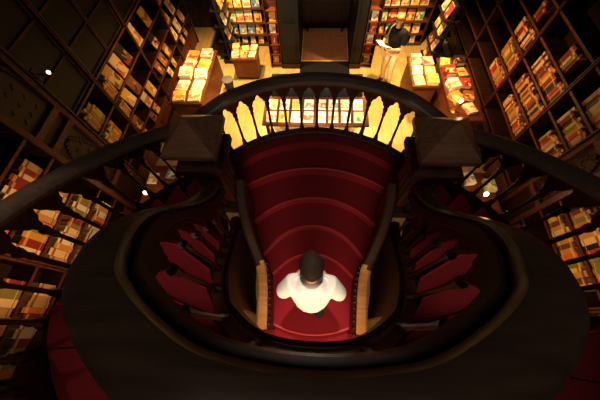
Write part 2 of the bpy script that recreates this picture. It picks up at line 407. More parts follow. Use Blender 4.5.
for part in ([p for p in bins if p.x < 0 and p.y > .12], [p for p in bins if p.x > 0 and p.y > .12]):
    MB().sweep([Vector((p.x,p.y,p.z)) for p in part], [(-.012,-1.45),(.012,-1.45),(.012,-.421),(-.012,-.421)]).build('well_wall', M['mahogany'], wb, smooth=True)
MB().sweep(inset(cr_base, INS+.055), [(-.012,.0),(.012,.0),(.016,.025),(0,.04),(-.012,.03)]).build('base_moulding', M['dark'], wb, smooth=True)
def base_z(x, y): return min(bins, key=lambda q: (q.x-x)**2+(q.y-y)**2).z
for i in range(1, NW):
    p = pw[i*sub]; baluster(p, base_z(p.x,p.y)+.08, p.z-.255, .018, 'baluster', wb)

# ------------------------------------------------------------------ newel posts
for sx, side in ((-1, 'left'), (1, 'right')):
    c = (1.035*sx, 1.425)
    nw = thing('newel_post', 'square dark newel post with pyramid cap, %s one of the pair at the landing' % side, 'newel post', (c[0],c[1],LAND), 'newel posts at the landing')
    MB().square([(.165,LAND+.003),(.165,2.14),(.155,2.17),(.155,2.22),(.145,2.25)], c).build('plinth', M['dark'], nw, bevel=.006)
    sh = MB().square([(.142,2.25),(.142,2.86)], c)
    for a in range(4):
        rot = Matrix.Translation((c[0],c[1],0)) @ Matrix.Rotation(a*PI/2, 4, 'Z')
        for xx in (-.075,0,.075): sh.box(xx-.022, xx+.022, .137, .152, 2.32, 2.78, 0, rot)
    sh.build('shaft', M['mahogany'], nw, bevel=.004)
    MB().square([(.146,2.86),(.16,2.90),(.215,2.94),(.215,3.02),(.165,3.05),(.155,3.09),(.155,3.16)], c).build('collar', M['mahogany'], nw, bevel=.005)
    MB().square([(.165,3.16),(.20,3.185),(.225,3.20),(.225,3.255),(.205,3.275),(.012,3.45)], c).build('cap', M['cap'], nw, bevel=.004)

# ------------------------------------------------------------------ book prototypes
def proto_upright():                                   # unit: spine towards +x at x=0, depth to -x, thickness y, height z
    mb = MB()
    mb.box(-1,0,0,.13,0,1,0); mb.box(-1,0,.87,1,0,1,0); mb.box(-.05,0,.13,.87,0,1,0)
    mb.box(-.97,-.05,.13,.87,.02,.975,1)
    o = mb.build('upright_book', [SP['tan'], M['paper']]); me = o.data; bpy.data.objects.remove(o); return me
def proto_cover():                                     # unit: lies flat, cover up (+z), x width, y height
    mb = MB()
    mb.box(-.5,.5,-.5,.5,.86,1,0); mb.box(-.5,.5,-.5,.5,0,.14,0); mb.box(-.5,-.47,-.5,.5,.14,.86,0)
    mb.box(-.47,.48,-.485,.485,.14,.86,1)
    o = mb.build('display_book', [CV['white'], M['white']]); me = o.data; bpy.data.objects.remove(o); return me
UP = proto_upright(); DB = proto_cover()
NBOOK = [0]
def put(mesh, name, mats, mtx, label, group):
    o = bpy.data.objects.new(name, mesh); COL.objects.link(o)
    for i, m in enumerate(mats): o.material_slots[i].link = 'OBJECT'; o.material_slots[i].material = m
    o.matrix_world = mtx; NBOOK[0] += 1
    tag(o, label, 'book', group); return o
def S(x, y, z): return Matrix.Diagonal((x, y, z, 1))
def T(x, y, z): return Matrix.Translation((x, y, z))
def RZ(a): return Matrix.Rotation(a, 4, 'Z')
def RX(a): return Matrix.Rotation(a, 4, 'X')
def RY(a): return Matrix.Rotation(a, 4, 'Y')
def upright_row(sx, y0, y1, z, hmax, pal, where, group, n=None, front=3.60, tmin=.035, tmax=.07):
    y = y0+.012; k = 0
    while True:
        t = random.uniform(tmin, tmax); h = hmax*random.uniform(.62, .92); dep = random.uniform(.16, .21)
        if y+t > y1-.012 or (n and k >= n): break
        col = random.choice(pal)
        fx = front+.012+random.uniform(.0, .025)
        if sx < 0: m = T(-fx,y,z+.001) @ S(dep,t,h)
        else: m = T(fx,y+t,z+.001) @ RZ(PI) @ S(dep,t,h)
        put(UP, 'upright_book', (SP[col], M['paper']), m, '%s book, %s from near end, %s' % (col, ORD[k], where), group)
        y += t+random.choice((.001,.002,.004)); k += 1
    return y
def facing(sx, y, z, w, h, col, label, group, tilt=12, t=.025, front=3.64):
    # stands on a wall shelf with the cover to the room, leaning back
    a = R_(tilt)
    base = T((front)*sx, y, z+.002) @ RZ(PI/2 if sx < 0 else -PI/2) @ RX(PI/2-a) @ T(0,h/2,-t if False else 0) @ S(w,h,t)
    # cover normal after rotation points to the room
    return put(DB, 'display_book', (CV[col], M['white']), base, label, group)
def facing_back(x, y, z, w, h, col, label, group, tilt=14, t=.025):
    m = T(x,y,z+.002) @ RX(PI/2-R_(tilt)) @ T(0,h/2,0) @ S(w,h,t)
    return put(DB, 'display_book', (CV[col], M['white']), m, label, group)
def flat(x, y, z, w, h, t, rz, col, label, group):
    return put(DB, 'display_book', (CV[col], M['white']), T(x,y,z) @ RZ(rz) @ S(w,h,t), label, group)

# ------------------------------------------------------------------ wall bookcases
def bookcase(sx, y0, y1, shelves, label, top=5.2, doors=2, low=.36, upz=None, ndoor=2):
    X0, X1 = 3.60, 3.94
    t = thing('wall_bookcase', label, 'bookcase', (sx*3.77,(y0+y1)/2,0), 'wall bookcases of the %s wall' % ('left' if sx < 0 else 'right'))
    def bx(a, b, c, d, e, f, mb=None):
        mi = 0 if mb is None else 1
        mb = mb or MB(); x0, x1 = (a, b) if sx > 0 else (-b, -a); return mb.box(x0,x1,c,d,e,f,mi)
    bx(X1-.02,X1,y0+.002,y1-.002,0,top).build('back_panel', M['dark'], t)
    for a, b in ((y0+.002,y0+.036),(y1-.036,y1-.002)):
        mb = bx(X0-.02,X1-.021,a,b,0,top); bx(X0-.032,X0-.02,a+.008,b-.008,.1,top-.1,mb); mb.build('side_panel', [M['dark'], M['shelfw']], t)  # paler front strip on a dark panel carries the lit edge
    for z in shelves:
        mb = bx(X0,X1-.021,y0+.037,y1-.037,z-.028,z); bx(X0-.012,X0,y0+.037,y1-.037,z-.034,z+.004,mb); mb.build('shelf', [M['dark'], M['shelfw']], t)  # dark board, paler front lip: interior shade put into the wood tone
    n = doors; w = (y1-y0-.08)/n
    for i in range(n):
        a = y0+.04+w*i+.004; b = a+w-.008
        mb = bx(X0,X0+.03,a,b,.06,low-.04); bx(X0-.012,X0,a+.05,b-.05,.11,low-.09,mb); mb.build('cupboard_door', [M['reddish'], M['reddish']], t, bevel=.003)
    if upz:
        n = ndoor; w = (y1-y0-.08)/n
        for i in range(n):
            a = y0+.04+w*i+.004; b = a+w-.008
            mb = bx(X0+.03,X0+.045,a,b,upz+.02,top-.1)
            for q in ((a,a+.035,upz+.02,top-.1),(b-.035,b,upz+.02,top-.1)): bx(X0+.01,X0+.03,*q,mb)
            zz = upz+.02
            for zc in (upz+.02, upz+.48, upz+.96, upz+1.44):
                if zc+.035 < top-.1: bx(X0+.011,X0+.03,a+.036,b-.036,zc,zc+.035,mb)
            mb.build('upper_door', [M['ebony'], M['panel']], t)
    return t
LS = [.50,.80,1.19,1.62,2.10]; RS = [.58,.98,1.35,1.75,2.13]
def carved(sx, y0, y1, label):
    t = thing('carved_panel', label, 'wall panel', (sx*3.75,(y0+y1)/2,0), 'carved wall panels')
    def bx(a, b, c, d, e, f, mb): x0, x1 = (a, b) if sx > 0 else (-b, -a); return mb.box(x0,x1,c,d,e,f)
    mb = MB(); bx(3.66,3.94,y0+.002,y1-.002,0,5.2,mb); mb.build('backing', M['dark'], t)
    fr_ = MB()
    for a, b in ((y0+.004,y0+.07),(y1-.07,y1-.004)): bx(3.60,3.658,a,b,0,5.2,fr_)
    for z in (0,.9,2.05,2.30,3.4,4.6): bx(3.605,3.658,y0+.071,y1-.071,z,z+.09,fr_)
    fr_.build('frame', M['shelfw'], t)
    yc = (y0+y1)/2; hw = (y1-y0)/2-.08       # pointed arches with carved leaf lozenges
    for zb, zt in ((.99,2.05),(2.39,3.4)):
        cz = MB()
        for s in (-1,1):
            pts = []
            for i in range(13):
                a = i/12*R_(62); pts.append((yc+s*(hw*(1-2.0*(1-math.cos(a)))), zb+.35+(zt-zb-.38)*math.sin(a)/math.sin(R_(62))))
            for (ya,za),(yb,zb2) in zip(pts, pts[1:]):
                bx(3.635,3.659,min(ya,yb)-.012,max(ya,yb)+.012,min(za,zb2)-.008,max(za,zb2)+.008,cz)
        for i in range(5):
            for j in range(3):
                y = yc+(j-1)*hw*.5; z = zb+.12+i*.16
                m = T(sx*3.655,y,z) @ RX(PI/4); cz.box(-.006,.006,-.03,.03,-.03,.03,0,m)
        cz.build('carving', M['panel'], t)['kind'] = 'stuff'
    return t
L_BAYS = [(-2.2,-.8),(-.8,.6),(.6,1.98),(2.67,3.43),(3.43,4.88),(4.88,6.3),(6.3,7.6)]
L_DESC = ['behind the bottom-left stair corner','level with the upper-floor carpet','just before the carved panel','narrow, just past the carved panel','second past the carved panel, books leaning','third past the carved panel','last before the back corner']
R_BAYS = [(-2.2,-.9),(-.9,.4),(.4,1.92),(2.45,3.28),(3.28,4.5),(4.5,6.1),(6.1,7.6)]
R_DESC = ['behind the bottom-right stair corner','level with the near handrail','just before the carved panel','narrow, just past the carved panel','second past the carved panel, tightly packed','third past the carved panel','last before the back corner']
for (a,b), ds in zip(L_BAYS, L_DESC):
    far = a > 3; near = a < 2
    bookcase(-1, a, b, LS if not near else LS+[2.5,2.9,3.3,3.7], 'dark wooden left-wall bookcase, '+ds, upz=2.10 if a > 2.5 else None, low=.46, ndoor=1 if b-a < 1 else 2)
for (a,b), ds in zip(R_BAYS, R_DESC):
    near = a < 3.2
    bookcase(1, a, b, RS+[2.52,2.92,3.32] if near or a < 4 else RS+[2.52,2.92], 'dark wooden right-wall bookcase, '+ds, upz=None if a < 4 else 2.95, low=.50)
carved(-1, 1.98, 2.67, 'dark carved panel with arches between bookcases on the left wall')
carved(1, 1.92, 2.45, 'dark carved panel with arches between bookcases on the right wall')

WARM = ['ochre','ochre','tan','cream','dark red','brown','orange','olive','red','black','yellow']
SHN = ['lowest shelf','second shelf up','third shelf up','fourth shelf up','fifth shelf up','sixth shelf up','seventh shelf up','eighth shelf up','ninth shelf up']
# right wall, packed rows
for bi, (a,b) in enumerate(R_BAYS):
    allz = RS+[2.52]
    if bi == 2: rows = [1,2,3,4]
    elif bi == 1: rows = [1,2,3]
    elif bi == 3: rows = [2,3,4,5]
    elif bi == 4: rows = [1,2,3,4]
    elif bi == 5: rows = [1,2,3,4]
    else: continue
    nm = {1:'right handrail bay',2:'right bay before panel',3:'narrow right bay',4:'packed right bay',5:'third right bay'}[bi]
    for r in rows:
        z = allz[r]; hm = ((allz+[2.92])[r+1]-z)-.05
        segs = {1:[(a+.05,b-.30)],2:[(a+.25,b-.06)],3:[(a+.04,b-.25)],4:[(a+.045,a+.98)],5:[(a+.05,a+.75)]}[bi]
        if bi == 4 and r == 4: segs = [(a+.3,a+.62)]
        if bi == 5 and r == 4: segs = [(a+.3,a+.5)]
        tm = (.036,.066) if bi in (3,4) else (.05,.085)
        if bi == 5: tm = (.055,.095)
        for s0, s1 in segs:
            upright_row(1, s0, s1, z, hm, WARM, '%s, %s' % (nm, SHN[r]), 'books in '+nm, tmin=tm[0], tmax=tm[1])
# left wall: near bays (seen through the balusters) packed, far bays with leaning display books
for bi, (a,b) in enumerate(L_BAYS):
    allz = LS+[2.5]
    nm = {1:'left handrail bay',2:'left bay before panel'}.get(bi)
    if bi == 1:
        for r in (2,3,4): upright_row(-1, a+.08, a+1.22, allz[r], (allz+[2.9])[r+1]-allz[r]-.06, ['ochre','cream','orange','tan','olive','dark red'], '%s, %s' % (nm, SHN[r]), 'books in '+nm, tmin=.065, tmax=.115)
    if bi == 2:
        for r in (1,2,3,4): upright_row(-1, a+.08, a+1.22, allz[r], (allz+[2.9])[r+1]-allz[r]-.06, ['ochre','cream','cream','orange','white','olive','dark red','tan'], '%s, %s' % (nm, SHN[r]), 'books in '+nm, tmin=.06, tmax=.11)
    if bi == 3:
        for r in (2,3): upright_row(-1, a+.12, a+.50, allz[r], (allz+[2.9])[r+1]-allz[r]-.06, ['ochre','tan','yellow','orange'], 'narrow left bay, %s' % SHN[r], 'books in the narrow left bay', tmin=.045, tmax=.07)
    if bi in (4,5,6):
        nm = {4:'second left bay',5:'third left bay',6:'last left bay'}[bi]
        for r in (0,1,2,3):
            z = allz[r]; hm = allz[r+1]-z-.06
            # a short upright run then covers facing out
            if bi == 4 and r in (0,2,3):
                upright_row(-1, a+.06, a+.30, z, hm, ['ochre','tan','orange'], '%s, %s' % (nm, SHN[r]), 'books in the '+nm, tmin=.04, tmax=.06)
            y = a+(.46 if bi == 4 and r in (0,2,3) else .20); k = 0; ku = 0
            while y < b-.30:
                h = hm*random.uniform(.72,.9); w = min(h*.8, .24); q = random.random()
                if q < .72:
                    col = random.choice(['ochre','cream','brown','ochre','cream','yellow','brown','black','orange'])
                    facing(-1, y, z, w, h, col, '%s face-out book, %s from near end, %s, %s' % (col, ORD[k], nm, SHN[r]), 'face-out books in the '+nm, tilt=random.uniform(10,20), front=3.63); k += 1
                    y += w+random.uniform(.05,.22)
                else: y += random.uniform(.15,.3)

# ------------------------------------------------------------------ back of the hall: vestibule, bookcases
for sx, x0, x1, sd in ((-1,-.96,-.50,'left'),(1,.84,1.08,'right')):
    t = thing('vestibule_partition', 'tall dark wooden partition on the %s side of the entrance door' % sd, 'partition', ((x0+x1)/2,7.1,0), 'entrance partitions')
    MB().box(x0,x1,6.45,8.18,.12,5.0).build('body', M['ebony'], t)
    MB().box(x0-.02,x1+.02,6.42,8.19,0.001,.12).build('plinth', M['dark'], t)
    pm = MB()
    for z0, z1 in ((.3,1.2),(1.35,2.6),(2.75,4.2)): pm.box(x0+.08,x1-.08,6.425,6.449,z0,z1)
    pm.build('raised_panel', M['ebony'], t, bevel=.006)
tag(MB().box(-.46,.80,6.78,8.15,.001,.012).build('entrance_rug', M['rug']), 'plain brown rug on the floor inside the entrance', 'rug')
tag(MB().box(-.50,.84,6.02,6.70,.001,.014).build('door_mat', M['blackmat']), 'black mat on the floor in front of the brown entrance rug', 'mat')
# a low cross shelf inside the door with a few books
t = thing('entrance_shelf', 'narrow dark shelf with leaflets across the back of the entrance', 'shelf', (.15,8.05,0))
MB().box(-.40,.70,7.98,8.16,.86,.89).build('board', M['dark'], t)
for x in (-.36,.64): MB().box(x,x+.03,8.0,8.15,0.013,.858).build('bracket', M['dark'], t)
for k in range(5):
    facing_back(-.28+.22*k, 8.06, .89, .14, .19, ['cream','white','ochre','cream','white'][k], '%s leaflet book, %s from left on the entrance shelf' % (['cream','white','ochre','cream','white'][k], ORD[k]), 'books on the entrance shelf', 10)
def leaflet_rack(x, y, sd, sx):
    t = thing('leaflet_rack', 'narrow wooden leaflet rack standing against the %s entrance partition' % sd, 'rack', (x,y,0), 'leaflet racks')
    MB().box(x-.13,x+.13,y+.10,y+.13,.0,1.75).build('back_board', M['mahogany'], t)
    for q in (x-.15,x+.13): MB().box(q,q+.02,y-.06,y+.13,0,1.75).build('side', M['mahogany'], t)
    for k in range(6): MB().box(x-.13,x+.13,y-.05,y+.098,.10+.27*k,.12+.27*k).build('ledge', M['reddish'], t)
    for k in range(5):
        col = random.choice(['white','red','cream','orange'])
        facing_back(x+random.uniform(-.02,.02), y+.02, .12+.27*k, .15, .20, col, '%s booklet on the %s leaflet rack, ledge %s from the floor' % (col, sd, ORD[k]), 'booklets on the leaflet racks', 14, .015)
leaflet_rack(-1.13, 6.5, 'left', -1); leaflet_rack(1.26, 6.5, 'right', 1)
def back_case(x0, x1, sd):
    t = thing('display_bookcase', 'wooden bookcase of face-out books on the back wall, %s of the entrance' % sd, 'bookcase', ((x0+x1)/2,7.6,0), 'face-out bookcases at the back')
    y0, y1 = 7.38, 7.75
    MB().box(x0,x1,y1-.02,y1,0,3).build('back_panel', M['mahogany'], t)
    for q in (x0,x1-.03): MB().box(q,q+.03,y0,y1-.021,0,3).build('side_panel', M['shelfw'], t)
    zs = [.06,.33,.66,1.02,1.40,1.80]
    for z in zs: MB().box(x0+.031,x1-.031,y0-.01,y1-.021,z-.03,z).build('shelf', M['shelfw'], t)
    n = int((x1-x0-.1)/.235)
    for r, z in enumerate(zs[:5]):
        for k in range(n):
            col = random.choice(['white','cream','yellow','pale green','orange','pale green','white','cream','ochre','red','blue'])
            h = (zs[r+1]-z-.05)*random.uniform(.78,.92)
            facing_back(x0+.15+.235*k+random.uniform(-.01,.01), y0+.06, z, min(.2,h*.8), h, col, '%s face-out book, %s in row, %s back bookcase, %s' % (col, ORD[k], sd, SHN[r]), 'face-out books in the back bookcase %s' % sd, 12)
back_case(-2.75, -1.40, 'left'); back_case(1.50, 2.85, 'right')

# ------------------------------------------------------------------ tables, desks and racks
def cabinet_table(name, label, x0, x1, y0, y1, h, top='shelfw', body='reddish', group=None):
    t = thing(name, label, 'table', ((x0+x1)/2,(y0+y1)/2,0), group)
    MB().box(x0,x1,y0,y1,h-.04,h).build('table_top', M[top], t, bevel=.006)
    b = MB().box(x0+.04,x1-.04,y0+.04,y1-.04,.08,h-.041)
    nx = max(1, round((x1-x0)/.6)); w = (x1-x0-.08)/nx
    for i in range(nx): b.box(x0+.04+w*i+.05, x0+.04+w*(i+1)-.05, y0+.028, y0+.0405, .16, h-.12)
    b.build('body', M[body], t)
    MB().box(x0+.06,x1-.06,y0+.06,y1-.06,0.001,.079).build('plinth', M['dark'], t)
    return t
COLS = ['white','cream','white','pale green','yellow','orange','cream','pink','white']
# display table at the foot of the stairs
dt = thing('display_table', 'long low display table of bright books beyond the landing balustrade', 'table', (-.05,4.3,0))
MB().box(-1.12,1.05,3.72,4.52,.76,.80).build('table_top', M['shelfw'], dt, bevel=.006)
for x in (-1.06,.93):
    for y in (3.78,4.40): MB().box(x,x+.06,y,y+.06,0.001,.759).build('leg', M['dark'], dt)
MB().box(-1.00,.93,3.80,4.46,.66,.759).build('apron', M['mahogany'], dt)
MB().box(-1.0,.95,4.53,4.95,.40,1.02).build('tier', M['black'], dt)
for r, y in enumerate((3.93,4.27)):
    for k in range(8):
        x = -.94+.255*k
        col = ['white','cream','white','yellow','white','pale green','white','cream'][(k*3+r*5)%8]
        flat(x, y, .801, .20, .27, .03, random.uniform(-.04,.04), col, '%s book lying flat, %s from left in the display table\'s %s row' % (col, ORD[k], ('front','back')[r]), 'books on the display table')
for k in range(5):
    col = ['brown','black','ochre','brown','blue'][k]
    flat(-.75+.37*k, 4.73, 1.021, .19, .26, .03, random.uniform(-.1,.1), col, '%s book, %s from left on the dark tier behind the display' % (col, ORD[k]), 'books on the dark tier')
# left long table
cabinet_table('book_table', 'long red-brown table covered with bright books by the left wall', -3.25, -2.50, 4.3, 6.10, .78)
for i in range(5):
    for j in range(2):
        col = random.choice(COLS); th = random.choice((.03,.05,.08,.12))
        flat(-3.05+.35*j, 4.50+.345*i, .781, .26, .31, th, random.uniform(-.18,.18), col, '%s book on the long left table, %s row from near end, %s from wall' % (col, ORD[i], ORD[j]), 'books on the long left table')
# red-brown desk
cabinet_table('desk', 'small square red-brown desk with books on top before the left rack', -2.20, -1.52, 5.95, 6.42, .62)
for k, (x,y,th,c) in enumerate(((-2.08,6.10,.06,'cream'),(-1.86,6.10,.10,'orange'),(-1.66,6.12,.03,'white'),(-2.08,6.32,.12,'ochre'),(-1.85,6.33,.05,'yellow'),(-1.63,6.33,.08,'cream'))):
    flat(x,y,.621,.17,.19,th,random.uniform(-.15,.15),c,'%s book, %s on the small desk reading left to right, front row first' % (c, ORD[k]),'books on the small desk')
# dark rack with face-out books
def tall_rack(x0, x1, y0, y1, label, cols, face, grp):
    t = thing('book_rack', label, 'rack', ((x0+x1)/2,(y0+y1)/2,0))
    MB().box(x0,x1,y0,y1,0.001,.10).build('base', M['black'], t)
    MB().box((x0+x1)/2-.03,(x0+x1)/2+.03,y0+.03,y1-.03,.10,1.65).build('back_board', M['black'], t)
    for k, z in enumerate((.25,.62,.99,1.36)):
        MB().box(x0,x1,y0+.02,y1-.02,z-.02,z).build('ledge', M['black'], t)
        col = cols[k]
        for q, fy in enumerate((y0+.2, y0+.5)):
            c2 = cols[(k+q*2) % len(cols)]
            m = T((x1-.07) if face > 0 else (x0+.07), fy, z+.002) @ RZ(PI/2 if face > 0 else -PI/2) @ RX(PI/2-R_(15)) @ T(0,.13,0) @ S(.20,.26,.025)
            put(DB, 'display_book', (CV[c2], M['white']), m, '%s book on the %s, %s ledge from floor, %s' % (c2, grp, ORD[k], ('nearer','farther')[q]), 'books on the '+grp)
tall_rack(-2.62,-2.28,6.62,7.30,'tall black book rack between the left table and the back bookcase',['brown','cream','white','ochre'],1,'tall black rack')
tall_rack(2.70,3.04,6.15,6.85,'tall black book rack by the right wall behind the standing reader',['orange','cream','yellow','red'],-1,'right-hand black rack')
# right tables
cabinet_table('book_table', 'small red-brown table of bright books right beside the standing reader', 2.06, 2.64, 4.85, 5.85, .78)
for i in range(3):
    for j in range(2):
        col = [['pale green','yellow'],['white','pale green'],['cream','pink']][i][j]; th = [.03,.09,.05,.03,.12,.05][i*2+j]
        flat(2.21+.28*j, 5.02+.31*i, .781, .22, .27, th, random.uniform(-.12,.12), col, "%s book on the reader's table, %s row from near end" % (col, ORD[i]), "books on the reader's table")
cabinet_table('wall_table', 'red-brown table of darker books and a bulb lamp beside the right bookcase', 2.72, 3.34, 3.90, 5.80, .78)
for k, (x,y,w_,h_,th,rz,c) in enumerate(((3.10,4.20,.20,.26,.06,.3,'cream'),(2.88,4.48,.22,.28,.10,.5,'orange'),(3.15,4.56,.2,.26,.05,-.2,'brown'),(2.88,4.84,.22,.26,.14,.2,'white'),(3.15,4.92,.2,.26,.07,-.1,'red'),
      (2.87,5.22,.21,.28,.16,.05,'red'),(3.16,5.28,.2,.26,.04,.2,'ochre'),(2.86,5.60,.20,.26,.05,-.2,'yellow'),(3.16,5.62,.2,.26,.10,.1,'black'))):
    flat(x,y,.781,w_,h_,th,rz,c,'%s book on the right wall table, %s counting from the lamp' % (c, ORD[k]),'books on the right wall table')
# round bin
t = thing('waste_bin', 'small round dark bin on the pale floor beside the long left table', 'bin', (-2.30,5.62,0))
MB().lathe([(.10,.002),(.13,.30),(.135,.31),(.12,.31),(.095,.03)], (-2.30,5.62,0), 20).build('bucket', M['black'], t, smooth=True)
MB().lathe([(.137,.295),(.142,.30),(.142,.318),(.137,.322)], (-2.30,5.62,0), 20).build('rim', M['strap'], t, smooth=True)

# small side tables with reading lamps by the walls
def reading_lamp(x, y, z, label, dim, power):
    t = thing('reading_lamp', label, 'lamp', (x,y,z), 'small reading lamps')
    MB().lathe([(.07,.001),(.07,.015),(.02,.03),(.012,.05)], (x,y,z), 16).build('base', M['brass'], t, smooth=True)
    MB().lathe([(.010,.045),(.010,.20),(.018,.21),(.018,.235)], (x,y,z), 10).build('stem', M['brass'], t, smooth=True)
    MB().lathe([(.012,.236),(.024,.25),(.036,.280),(.030,.308),(.012,.332)], (x,y,z), 14).build('bulb', M['bulbdim'] if dim else M['bulb'], t, smooth=True)
    l = bpy.data.lights.new('lamp_light', 'POINT'); l.energy = power; l.color = (1,.58,.26); l.shadow_soft_size = .04
    o = bpy.data.objects.new('lamp_light', l); COL.objects.link(o); o.location = (x,y,z+.40)
    return t
for sx, sd in ((-1,'left'),(1,'right')):
    y0 = 1.55
    cabinet_table('side_table', 'small table with lit papers under the %s arm of the stairs' % sd, 2.70*sx if sx > 0 else -3.25, 3.25 if sx > 0 else -2.70, y0, y0+1.25, .62)
    for k in range(5):
        col = ['white','red','cream','pale green','white'][k] if sx > 0 else ['white','cream','pale green','white','blue'][k]
        flat(sx*(2.80+.34*(k%2)), y0+[.16,.16,.42,.95,1.08][k], .621, .19, .24, random.choice((.02,.04,.08)), random.uniform(-.3,.3), col, '%s book on the %s side table, %s from the near end' % (col, sd, ORD[k]), 'books on the side tables')
reading_lamp(-3.0, 2.04, .622, 'small brass reading lamp glowing on the left side table', True, 7)
reading_lamp(2.87, 2.19, .622, 'small brass reading lamp glowing on the right side table', False, 7)
reading_lamp(2.79, 4.146, .782, 'brightest bare-bulb lamp, among the books by the right bookcase', False, 10)
# wall lamp high on the left
t = thing('wall_lamp', 'small glowing globe lamp on the dark left wall above the carved panel', 'lamp', (-3.58,2.80,2.9))
MB().box(-3.565,-3.545,2.70,2.76,2.70,2.86).build('wall_plate', M['dark'], t)
MB().box(-3.546,-3.352,2.722,2.738,2.78,2.795).build('arm', M['dark'], t)
MB().lathe([(.008,.0),(.018,.008),(.024,.024),(.018,.04),(.008,.048)], (-3.36,2.73,2.795), 14).build('bulb', M['bulbdim'], t, smooth=True)

# ------------------------------------------------------------------ people
def skin(name, chains, mat, parent=None, sub=2, mats=None):
    """chains: list of lists of (x,y,z,r); chains may share points (same coordinates) to branch. One joined mesh out."""
    me = bpy.data.meshes.new(name); key = {}; vs = []; rs = []; es = []
    for ch in chains:
        prev = None
        for x,y,z,r in ch:
            k = (round(x,4),round(y,4),round(z,4))
            if k not in key: key[k] = len(vs); vs.append((x,y,z)); rs.append(r)
            if prev is not None and (prev,key[k]) not in es: es.append((prev,key[k]))
            prev = key[k]
    me.from_pydata(vs, es, [])
    o = bpy.data.objects.new(name, me); COL.objects.link(o)
    m = o.modifiers.new('s','SKIN'); m.use_smooth_shade = True
    sv = me.skin_vertices[0].data
    seen = set(); adj = {i: [] for i in range(len(vs))}
    for a,b in es: adj[a].append(b); adj[b].append(a)
    for i, r in enumerate(rs):
        rr = r if isinstance(r, tuple) else (r, r)
        sv[i].radius = rr
    for i in range(len(vs)):                          # one root per island
        if i in seen: continue
        sv[i].use_root = True; st = [i]
        while st:
            q = st.pop()
            if q in seen: continue
            seen.add(q); st += adj[q]
    ss = o.modifiers.new('u','SUBSURF'); ss.levels = sub; ss.render_levels = sub
    dg = bpy.context.evaluated_depsgraph_get(); ev = o.evaluated_get(dg)
    nm = bpy.data.meshes.new_from_object(ev); o.modifiers.clear(); o.data = nm; bpy.data.meshes.remove(me)
    nm.name = name; nm.materials.clear(); nm.materials.append(mat)
    nm.polygons.foreach_set('use_smooth', [True]*len(nm.polygons))
    if parent is not None: o.parent = parent
    return o
def rot_pts(chains, a, off):
    c, s = math.cos(a), math.sin(a)
    return [[(x*c-y*s+off[0], x*s+y*c+off[1], z+off[2], r) for x,y,z,r in ch] for ch in chains]
def ellipsoid(name, c, r, mat, parent, a=0, tilt=0, cut=None, seg=20, noise=0):
    mb = MB(); vs = []; fs = []; n = 12
    for j in range(n+1):
        th = PI*j/n
        for k in range(seg):
            ph = 2*PI*k/seg; v = Vector((r[0]*math.sin(th)*math.cos(ph), r[1]*math.sin(th)*math.sin(ph), r[2]*math.cos(th)))
            if cut: v = cut(v)
            if noise: v *= 1+noise*math.sin(7*ph+3*j)*math.sin(th)
            v = Matrix.Rotation(a,3,'Z') @ (Matrix.Rotation(tilt,3,'X') @ v)
            vs.append((v.x+c[0], v.y+c[1], v.z+c[2]))
    for j in range(n):
        for k in range(seg): fs.append((j*seg+k,(j+1)*seg+k,(j+1)*seg+(k+1)%seg,j*seg+(k+1)%seg))
    mb.add(vs, fs); o = mb.build(name, mat, None, smooth=True); bm = bmesh.new(); bm.from_mesh(o.data); bmesh.ops.remove_doubles(bm, verts=bm.verts, dist=1e-5); bm.to_mesh(o.data); bm.free()
    o.parent = parent; return o
def hand(w, dirv, up, side):
    """palm and five bent fingers as chains; w wrist, dirv finger direction, up palm normal, side thumb direction"""
    d = Vector(dirv).normalized(); u = Vector(up).normalized(); s = Vector(side).normalized(); w = Vector(w)
    out = []; pc = w+d*.05
    out.append([(*w,.026),(*pc,.034),(*(w+d*.085),.030)])
    for k, ln in enumerate((.070,.080,.074,.058)):
        b = w+d*.085+s*(.030-.020*k)
        p1 = b+d*ln*.5-u*.006; p2 = p1+d*ln*.3-u*.022; p3 = p2+d*ln*.12-u*.03
        out.append([(*b,.0095),(*p1,.0088),(*p2,.0082),(*p3,.007)])
    b = w+d*.03+s*.028; p1 = b+s*.026+d*.024-u*.01; p2 = p1+d*.03+s*.004-u*.014
    out.append([(*b,.012),(*p1,.010),(*p2,.0085)])
    return out
